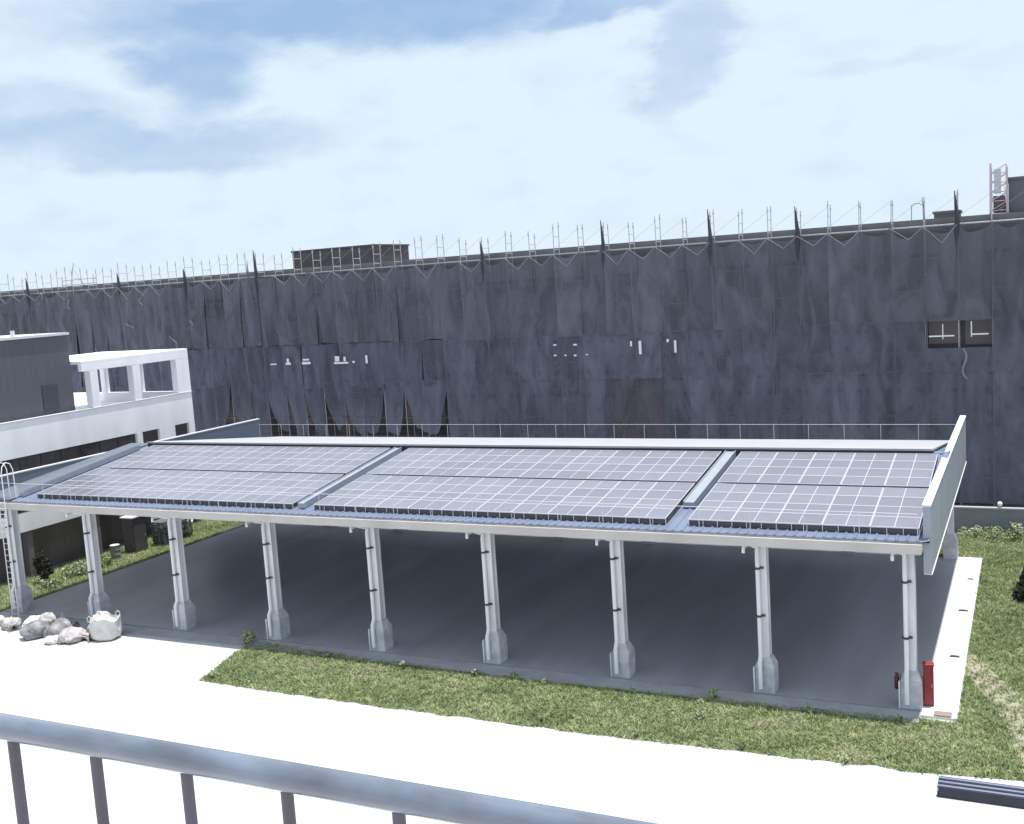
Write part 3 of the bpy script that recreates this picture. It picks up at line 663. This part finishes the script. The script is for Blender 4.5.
# ------------------------------------------------------------------ back wall
bw = thing('boundary_wall', 'low grey boundary wall behind the lawn in front of the netted building', 'wall', (45, 25.1, 0))
q = MB(); q.box(-50, 50, -.1, .1, -.1, 1.42)
for x in range(-48, 50, 4): q.box(x - .01, x + .01, -.105, -.1005, 0, 1.42)
q.build('wall_face', WALLG, bw)
q = MB(); q.box(-50, 50, -.14, .14, 1.421, 1.50); q.build('coping', WALLCAP, bw)
gl = thing('globe_lamp', 'small white globe lamp on top of the grey boundary wall', 'lamp', (45.6, 25.1, 1.5))
q = MB(); q.tube([(0, 0, 0), (0, 0, .09)], [.05, .03], 10); q.build('base', GALV, gl)
bm = bmesh.new(); bmesh.ops.create_uvsphere(bm, u_segments=18, v_segments=12, radius=.13); me = bpy.data.meshes.new('globe'); bm.to_mesh(me); bm.free(); me.materials.append(PVC)
for p in me.polygons: p.use_smooth = True
o = bpy.data.objects.new('globe', me); C.objects.link(o); o.parent = gl; o.location = (0, 0, .2)

# ------------------------------------------------------------------ white building on the left
wb = thing('white_building', 'white rendered building with strip windows, rooftop pavilion frame and dark grey roof block', 'building', (-12, 4, 0))
WBO = Vector((-12, 4, 0))
def wp(mb, name, m, par=wb):
    mb.v = [tuple(Vector(p) - WBO) for p in mb.v]; return mb.build(name, m, par)
XF = -5.0; Y0 = -14; Y1 = 19.3
q = MB()
q.box(XF - .3, XF, Y0, Y1, 7.15, 9.2)                       # band and parapet above the windows
for a_, b_ in ((Y0, 3.5), (13.95, 14.42), (15.95, 17.4), (18.75, Y1)): q.box(XF - .3, XF, a_, b_, 5.9, 7.149)
q.box(XF - .3, XF, Y0, Y1, 2.85, 5.899)
q.box(-20, XF - .3, Y1 - .3, Y1, 2.85, 8.6); q.box(-20, XF - .3, Y0, Y0 + .3, 2.85, 8.6); q.box(-20, -19.7, Y0 + .3, Y1 - .3, 2.85, 9.2)
q.box(-19.7, XF - .3, Y0 + .3, Y1 - .3, 2.85, 3.0)
wp(q, 'wall', WHITE2)
q = MB(); q.box(-20, XF - .3, Y1 - .3, Y1, 8.602, 9.28); q.box(-20, XF - .3, Y0, Y0 + .3, 8.602, 9.2); wp(q, 'parapet', WHITE2)
q = MB(); q.box(XF - .34, XF + .04, Y0, Y1 + .03, 9.202, 9.25); wp(q, 'coping', CAPW)
q = MB(); q.box(-19.7, XF - .3, Y0 + .3, Y1 - .3, 8.35, 8.6); wp(q, 'roof', WHITE2)
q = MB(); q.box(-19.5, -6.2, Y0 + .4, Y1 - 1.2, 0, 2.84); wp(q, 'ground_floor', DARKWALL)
for yy in (-10, -5, 0.2, 5, 10, 15, 18.9):
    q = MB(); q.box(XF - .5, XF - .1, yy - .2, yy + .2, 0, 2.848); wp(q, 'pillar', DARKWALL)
for a_, b_, nn in ((3.5, 13.95, 7), (14.42, 15.95, 1), (17.4, 18.75, 1)):
    q = MB(); q.box(XF - .26, XF - .2, a_, b_, 5.9, 7.148)
    w_ = wp(q, 'window', GLASS)
    for yy in ([a_ + (b_ - a_) * k / nn for k in range(1, nn)] or [a_ + .03]):
        fr = MB(); fr.box(XF - .199, XF - .16, yy - .025, yy + .025, 5.9, 7.148); f = fr.build('mullion', DARKM, w_)
        for v in f.data.vertices: v.co -= WBO
# pavilion frame: roof slab ring and pillars
q = MB(); q.box(-13, XF, 10.02, Y1, 12.0, 12.2); q.box(XF - .28, XF, 10.02, Y1, 11.55, 11.999); q.box(-13, XF - .28, Y1 - .28, Y1, 11.55, 11.999); q.box(-13, -12.72, 10.02, Y1 - .28, 11.55, 11.999)
bevel(wp(q, 'pavilion_roof', WHITE2), .02)
for (x, y, wx, wy) in ((XF, 10.95, .5, .6), (XF, 14.45, .5, .6)):
    q = MB(); q.box(x - wx, x - .003, y - wy / 2, y + wy / 2, 9.251, 11.549); wp(q, 'pavilion_pillar', WHITE2)
q = MB(); q.box(XF - .5, XF - .003, 18.1, Y1 - .003, 9.251, 11.549); wp(q, 'pavilion_pillar', WHITE2)
for x in (-9.6, -12.98):
    q = MB(); q.box(x, x + .4, Y1 - .4, Y1 - .003, 9.281, 11.549); wp(q, 'pavilion_pillar', WHITE2)
# dark roof block
q = MB(); q.box(-14, -5.75, -9, 9.9, 8.602, 13.85); tw = wp(q, 'roof_block', TOWERD)
q = MB(); q.box(-14.1, -5.65, -9.1, 10.0, 13.851, 14.0)
c = q.build('block_coping', CAPW, tw); 
for v in c.data.vertices: v.co -= WBO
q = MB(); q.box(-5.749, -5.70, 7.6, 8.7, 9.5, 11.0); c = q.build('block_door', mat('block_door', (.06, .06, .075), .6), tw)
for v in c.data.vertices: v.co -= WBO
q = MB()
for k in range(5): q.box(-6.4, -6.1, 2.8 + k * .5, 3.1 + k * .5, 14.001, 14.22)
q.tube([(-6.2, 6.4, 14.0), (-6.2, 6.4, 14.35)], .12, 8); c = q.build('roof_vent', CAPW, tw)
for v in c.data.vertices: v.co -= WBO

# ------------------------------------------------------------------ building under netting
NX0, NX1 = -62.0, 64.0
nb = thing('concrete_building', 'very long unfinished concrete building wrapped in scaffold and dark netting', 'building', (0, 40, 0)); NBO = Vector((0, 40, 0))
def np_(mb, name, m, par=nb):
    mb.v = [tuple(Vector(p) - NBO) for p in mb.v]; return mb.build(name, m, par)
q = MB(); q.box(NX0, NX1, 32.6, 52, -.1, 15.4)
for z in (3.9, 7.8, 12.1): q.box(NX0, NX1, 32.45, 32.599, z - .25, z + .25)
np_(q, 'wall', CORE)
q = MB(); q.box(NX0, NX1, 32.3, 32.7, 15.401, 17.42); q.box(NX0, NX1, 51.7, 52, 15.401, 17.42); q.box(NX0, NX1, 32.7, 51.7, 15.401, 16.9); np_(q, 'parapet', PARA)
WINM = mat('window_void', (.21, .185, .20), .8)
BARSKY = mat('white_bar_and_sky_spot', (.75, .75, .78), .6)  # white for real bars and for painted spots of sky brightness
def nwin(x0, x1, z0, z1, bars):
    q = MB(); q.box(x0, x1, 32.56, 32.597, z0, z1); w_ = np_(q, 'window', WINM)
    if bars:
        for n_, (a, b_, c, d) in enumerate(bars):
            f = MB(); f.box(a, b_, 30.70 - .01 * n_, 30.73 - .01 * n_, c, d); f = f.build('bar_and_sky_spot', BARSKY, w_)
            for v in f.data.vertices: v.co -= NBO
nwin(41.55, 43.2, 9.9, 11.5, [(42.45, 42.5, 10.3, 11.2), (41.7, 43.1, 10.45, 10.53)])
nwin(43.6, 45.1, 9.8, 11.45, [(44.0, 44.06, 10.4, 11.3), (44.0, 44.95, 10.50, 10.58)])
nwin(-7.3, -3.0, 9.6, 11.0, [(-7.1, -6.5, 9.98, 10.08), (-5.6, -5.1, 9.95, 10.12), (-5.45, -5.25, 10.12, 10.45), (-4.0, -3.2, 9.95, 10.15), (-3.9, -3.3, 10.25, 10.38)])  # from here the white pieces are painted stand-ins for sky shining through
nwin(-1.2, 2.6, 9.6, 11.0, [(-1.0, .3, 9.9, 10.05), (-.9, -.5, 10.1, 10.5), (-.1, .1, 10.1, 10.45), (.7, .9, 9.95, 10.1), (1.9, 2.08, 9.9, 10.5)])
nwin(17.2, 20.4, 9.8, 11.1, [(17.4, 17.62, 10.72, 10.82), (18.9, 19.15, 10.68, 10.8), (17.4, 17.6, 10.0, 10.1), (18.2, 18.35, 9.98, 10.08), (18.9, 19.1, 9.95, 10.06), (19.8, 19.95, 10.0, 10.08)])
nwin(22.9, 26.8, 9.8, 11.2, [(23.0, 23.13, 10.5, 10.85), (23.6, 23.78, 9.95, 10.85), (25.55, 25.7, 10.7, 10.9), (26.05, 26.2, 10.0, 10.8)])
for x in range(-56, 62, 6):
    for z in (1.0, 5.0): nwin(x, x + 3.4, z, z + 2.0, None)
# rooftop rooms
def roofbox(name, x0, x1, y0, y1, z1, m, extra=None):
    q = MB(); q.box(x0, x1, y0, y1, 16.95, z1); q.box(x0 - .08, x1 + .08, y0 - .08, y1 + .08, z1 + .001, z1 + .14); return np_(q, name, m)
roofbox('rooftop_room', -9.9, -1.6, 38.5, 44, 18.95, BOXB)
roofbox('rooftop_room', 46.02, 54, 33.2, 39, 19.35, BOXG)
roofbox('rooftop_hut', 41.9, 43.3, 33.3, 35.5, 17.72, PARA)

# scaffold
PX = [43.32 - 1.83 * k for k in range(57)] + [43.32 + 1.83 * k for k in range(1, 10)]
PX.sort()
scf = thing('scaffold', 'tube scaffold along the netted building with poles standing above its parapet', 'scaffold', (0, 31.6, 0)); SO = Vector((0, 31.6, 0))
def sp(mb, name, m, par=scf):
    mb.v = [tuple(Vector(p) - SO) for p in mb.v]; return mb.build(name, m, par)
for i, x in enumerate(PX):
    top = 18.9 + random.uniform(-.25, .2); q = MB()
    for yy, xo in ((31.09, 0), (32.05, .0)):
        t_ = top + random.uniform(-.2, .1); lean = random.uniform(-.04, .04)
        q.tube([(x + xo, yy, 0), (x + xo, yy, 17), (x + xo + lean, yy, t_)], .027, 6)
        q.tube([(x + xo + lean, yy, t_ - .35), (x + xo + lean, yy, t_ - .22)], .05, 6)
    q.tube([(x, 31.15, 17.3), (x, 32.05, 17.3)], .022, 5); q.tube([(x, 31.15, top - .9), (x, 32.05, top - .9)], .022, 5)
    sp(q, 'standard', POLE)
for i in range(len(PX) - 1):
    a, b_ = PX[i], PX[i + 1]
    q = MB()
    dz = random.uniform(-.25, .15)
    if random.random() < .7: q.tube([(a, 30.80, 16.95), ((a + b_) / 2 + .1, 30.74, 16.15 + dz), (b_, 30.80, 16.95)], .018, 5)
    q.tube([(a, 31.18, 17.35), (b_, 31.18, 18.6)], .007, 4)
    sp(q, 'brace', NETBRACE)
for z in (1.9, 3.8, 5.7, 7.6, 9.5, 11.4, 13.2, 15.1, 17.0):
    q = MB(); q.tube([(PX[0], 31.28, z), (PX[-1], 31.28, z)], .016, 6); q.box(PX[0], PX[-1], 31.25, 31.95, z - .06, z - .02); sp(q, 'deck', GALV if z > 16 else PARA)

# nets
ORD = ['first', 'second', 'third', 'fourth', 'fifth', 'sixth', 'seventh', 'eighth', 'ninth', 'tenth', '11th', '12th', '13th', '14th', '15th', '16th', '17th', '18th', '19th', '20th', '21st', '22nd', '23rd', '24th', '25th', '26th', '27th', '28th', '29th', '30th', '31st', '32nd', '33rd', '34th', '35th', '36th', '37th', '38th', '39th', '40th', '41st', '42nd', '43rd', '44th', '45th', '46th', '47th', '48th']
def baylabel(row, a):
    n = round((45.15 - a) / 1.83)
    if n < 0: return row + ' net sheet past the right edge of the photo'
    if n >= len(ORD): return row + ' net sheet far past the white building at left'
    return row + ' net sheet in the ' + ORD[n] + ' scaffold bay from the right edge'
def net(x0, x1, z0, z1, m, label, group, seed, y=30.95, folds=.10, scal=0.0, spike=None, skirt=0.0, side=0.0, tuck=None):
    nx = max(10, int((x1 - x0) * 8)); nz = max(10, int((z1 - z0) * 4)); V = []; F = []
    ph = random.uniform(0, 6.28)
    for j in range(nz + 1):
        tz = j / nz
        for i in range(nx + 1):
            tx = i / nx; X = x0 + (x1 - x0) * tx; Z = z0 + (z1 - z0) * tz
            bay = (X - 43.32) / 1.83; fb = abs((bay % 1) - .5) * 2       # 1 at poles, 0 mid bay
            top = tz ** 6; Z -= scal * (1 - fb ** 1.5) * top
            low = (1 - tz) ** 4; Z += skirt * low * (.5 + noise.noise(Vector((X * .7, seed, 0)))) * 1.6
            if side: X += side * (1 - tz) ** 1.6 * (x1 - x0) * (1 - tx if side > 0 else tx)
            Y = y - .03 * math.sin(math.pi * tx) - folds * (.5 * noise.noise(Vector((X * 1.5, Z * .22, seed))) + .35 * noise.noise(Vector((X * 4.2, Z * .5, seed + 5)))) - folds * .35 * (math.sin(X * 5 + ph + Z * .25))
            Y -= .16 * (1 - fb) * .5 * math.sin(math.pi * min(1, tz * 1.0))
            if spike:
                for sx, sh in spike:
                    d = abs(X - sx)
                    if d < 1.3:
                        k = (1 - d / 1.3)
                        Z += sh * (k ** 5) * tz ** 5; X += (sx - X) * .75 * k * tz ** 3
            V.append((X, Y, Z))
    for j in range(nz):
        for i in range(nx):
            a = j * (nx + 1) + i; F.append((a, a + 1, a + nx + 2, a + nx + 1))
    b = MB(); b.add(V, F, True); o = b.build('safety_net', m, None, ((x0 + x1) / 2, y, z0)); return tag(o, label, 'net', group)
spikes = {43.32: 1.7, 34.17: 1.6, 28.68: 1.9, 21.36: 1.8, -8.7: 1.9, 12.2: 1.1, -34.3: 1.2, -23.0: 1.0, 39.66: .7, -3.0: .8, -15: .9}
i = 0; k = 0
while i < len(PX) - 1:
    step = 1
    a, b_ = PX[i], PX[min(i + step, len(PX) - 1)]
    left = a < 8
    sp_ = [(s, h) for s, h in spikes.items() if a - 1.3 < s < b_ + 1.3]
    sc_ = random.uniform(.15, .55) if not left else random.uniform(.1, .5)
    net(a - .02, b_ + .02, 11.35 + random.uniform(-.06, .06), 16.95 + random.uniform(-.12, .06), NETA, baylabel('dark grey top row', a), 'net sheets of the top row',
        k, y=30.93 + .03 * (k % 2), folds=.15 if not left else .22, scal=sc_, spike=sp_, skirt=0 if not left else .12)
    # middle row
    if 41.4 < a < 45: z1m = 9.75
    else: z1m = 11.42
    mm = NETD if a > 8 else NETB
    gapw = random.random()
    if left and a > -40:
        net(a - .02, b_ + .02, 8.1 + random.uniform(-.25, .1), z1m - (1.9 if any(abs((a + b_) / 2 - c) < .8 for c in (-6.9, -5.1, -3.2, -.8, .6, 2.2)) and False else 0), mm,
            baylabel('blue grey middle row', a), 'net sheets of the second row', k + 100, y=30.99, folds=.24, skirt=.15, side=random.choice((0, 0, 0, .12, -.12)))
        if True:
            lo = (4.2 + random.uniform(-.5, .6)) if -14 < a < 9 else .4
            net(a - .02, b_ + .02, lo, 8.5, mm, baylabel('blue grey bottom row', a), 'net sheets of the lowest row', k + 200, y=31.02, folds=.28, skirt=.3 if lo > 1 else 0, side=random.choice((.55, -.6, .75, -.4, .3)) if lo > 1 else 0)
    else:
        net(a - .02, b_ + .02, 8.3, z1m, mm, baylabel('blue grey middle row', a), 'net sheets of the second row', k + 100, y=30.99, folds=.14)
        if 21 < a < 24.9: mm = NETR
        net(a - .02, b_ + .02, .4, 8.45, mm, baylabel('blue grey bottom row', a), 'net sheets of the lowest row', k + 200, y=31.02, folds=.11)
    i += step; k += 1
# bunched net cords wound round some pole tops
WRAP = mat('bunched_net', (.045, .045, .055), .9)
for s, h in spikes.items():
    if h < .85: continue
    px = min(PX, key=lambda v: abs(v - s)); q = MB(); hh = h
    q.tube([(px, 30.98, 15.3), (px - .02, 30.97, 16.4), (px + .02, 30.98, 17.2), (px - .05, 31.0, 17.2 + hh * .5), (px - .12, 31.02, 17.2 + hh)], [.02, .16, .14, .09, .02], 8)
    o = tag(q.build('bunched_net', WRAP, None, (px, 31, 15.3)), 'dark bunched net spike on the ' + ORD[round((46.98 - px) / 1.83) - 1] + ' scaffold pole from the right edge', 'net', 'bunched net spikes')
# torn pale scraps on the left end of the netting
SCR = mat('torn_scrap', (.24, .24, .26), .8)
for i, (px, z, h) in enumerate(((-31.6, 16.9, 1.5), (-28.6, 16.2, 1.2), (-19.8, 16.2, 1.3), (-21.8, 14.0, .8), (-25.5, 12.2, 2.2), (-17.0, 12.6, 1.6), (-14.8, 13.8, 1.2), (43.4, 9.7, 2.6))):
    q = MB(); w_ = .07; h *= .7; vs = []
    for j in range(8):
        t_ = j / 7; xx = px + .25 * math.sin(t_ * 5 + i) + t_ * .5 * (1 if i % 2 else -.3); zz = z - h * t_
        ww = w_ * (1 - .7 * abs(t_ - .4)) ; vs += [(xx - ww, 30.66 + .03 * math.sin(j * 2), zz), (xx + ww, 30.62 + .03 * math.cos(j * 2), zz + .05)]
    q.add(vs, [(2 * j, 2 * j + 1, 2 * j + 3, 2 * j + 2) for j in range(7)], True)
    lab = ['pale torn scrap hanging furthest left near the parapet', 'pale torn scrap second from the left near the parapet', 'pale curled scrap just under the parapet above the white building roof', 'short pale scrap low on the top row of nets at left',
           'long thin pale scrap hanging above the pavilion frame', 'pale scrap hanging right above the pavilion corner', 'pale scrap hanging beside the dark net spike at left', 'long pale strip hanging between the two windows at far right'][i]
    o = tag(q.build('net_scrap', SCR, None, (px, 30.6, z - h)), lab, 'scrap'); sd = o.modifiers.new('s', 'SOLIDIFY'); sd.thickness = .01

# hoist tower and frames on the roof
ho = thing('material_hoist', 'white and red lattice hoist tower on the netted roof at far right', 'hoist', (45.5, 33.2, 17.42))
for sx in (-.45, .45):
    for sy in (-.35, .35):
        q = MB(); q.tube([(sx, sy, 0), (sx * .95, sy, 2.85 + random.uniform(-.2, .2))], .065, 6); q.build('mast', HOIST, ho)
q = MB()
for k in range(5):
    z = .2 + k * .55
    for sy in (-.35, .35): q.tube([(-.45, sy, z), (.45, sy, z + .5)], .022, 5); q.tube([(-.45, sy, z), (.45, sy, z)], .022, 5)
    for sx in (-.45, .45): q.tube([(sx, -.35, z), (sx, .35, z + .5)], .022, 5)
q.build('lattice', HOISTW, ho)
q = MB(); q.box(-.25, .12, -.2, .2, 1.2, 2.6); q.build('white_panel', HOISTW, ho)
q = MB(); q.box(-.3, .4, -.25, .25, .05, 1.05); q.build('cage', mat('hoist_cage', (.10, .06, .07), .6), ho)
q = MB(); q.bar((.5, -.3, .05), (.3, -.3, 1.6), .09, .05); q.build('stay', BARSKY, ho)
ar = thing('roof_arch_frame', 'small thin arched pipe frame on the netted roof left of the hoist', 'frame', (41.0, 33.0, 17.42))
for dx, hh in ((-.35, .9), (.35, 1.05)):
    q = MB(); q.tube([(dx, 0, 0), (dx, 0, hh)], .035 if dx > 0 else .02, 6); q.build('post', DARKM, ar)
q = MB(); q.tube([(-.35, 0, .88), (-.15, 0, 1.0), (.1, 0, 1.0), (.35, 0, .8)], .02, 6); q.build('arch', DARKM, ar)
# jib / leaning poles at left
jb = thing('roof_scaffold_trestle', 'low crossed pipe trestle on the netted roof at far left', 'frame', (-28.6, 32.2, 17.42))
q = MB(); q.tube([(-2.0, 0, .5), (2.2, 0, .55)], .04, 6); q.tube([(-2.0, 0, .1), (2.2, 0, .12)], .03, 6)
q.tube([(-.9, 0, 0), (-.3, 0, 2.0)], .035, 6); q.tube([(.7, 0, 0), (-.5, 0, 1.6)], .035, 6); q.build('pipes', POLE, jb)
for dx in (-1.9, 1.9):
    q = MB(); q.tube([(dx, 0, 0), (dx, 0, .9)], .03, 6); q.build('leg', POLE, jb)

# ------------------------------------------------------------------ balcony in the foreground
YRL = CAM.y + 1.19; ZRL = CAM.z - .70
hr = thing('balcony_railing', 'brushed steel tube railing with thin vertical bars in the foreground', 'railing', (CAM.x, YRL, ZRL - 1.0))
q = MB(); q.tube([(-4, 0, 1.0), (4, 0, 1.0)], .0215, 32); q.build('handrail', RAIL, hr)
for k in range(-13, 15):
    x = -1.568 + .1925 * k
    q = MB(); q.tube([(x, 0, .02), (x, 0, .985)], .0095, 12); q.build('baluster', BALU, hr)
q = MB(); q.tube([(-4, 0, .02), (4, 0, .02)], .014, 12); q.build('bottom_rail', BALU, hr)
for x in (-3.7, 3.7):
    q = MB(); q.tube([(x, 0, -.1), (x, 0, .985)], .018, 12); q.build('rail_post', BALU, hr)
q = MB(); q.box(CAM.x - 5, CAM.x + 5, YRL - 3.2, YRL + .08, ZRL - 1.35, ZRL - 1.1)
tag(q.build('balcony_floor', CONC), 'concrete balcony floor under the railing', None, None, 'structure')
bpy.context.view_layer.update()
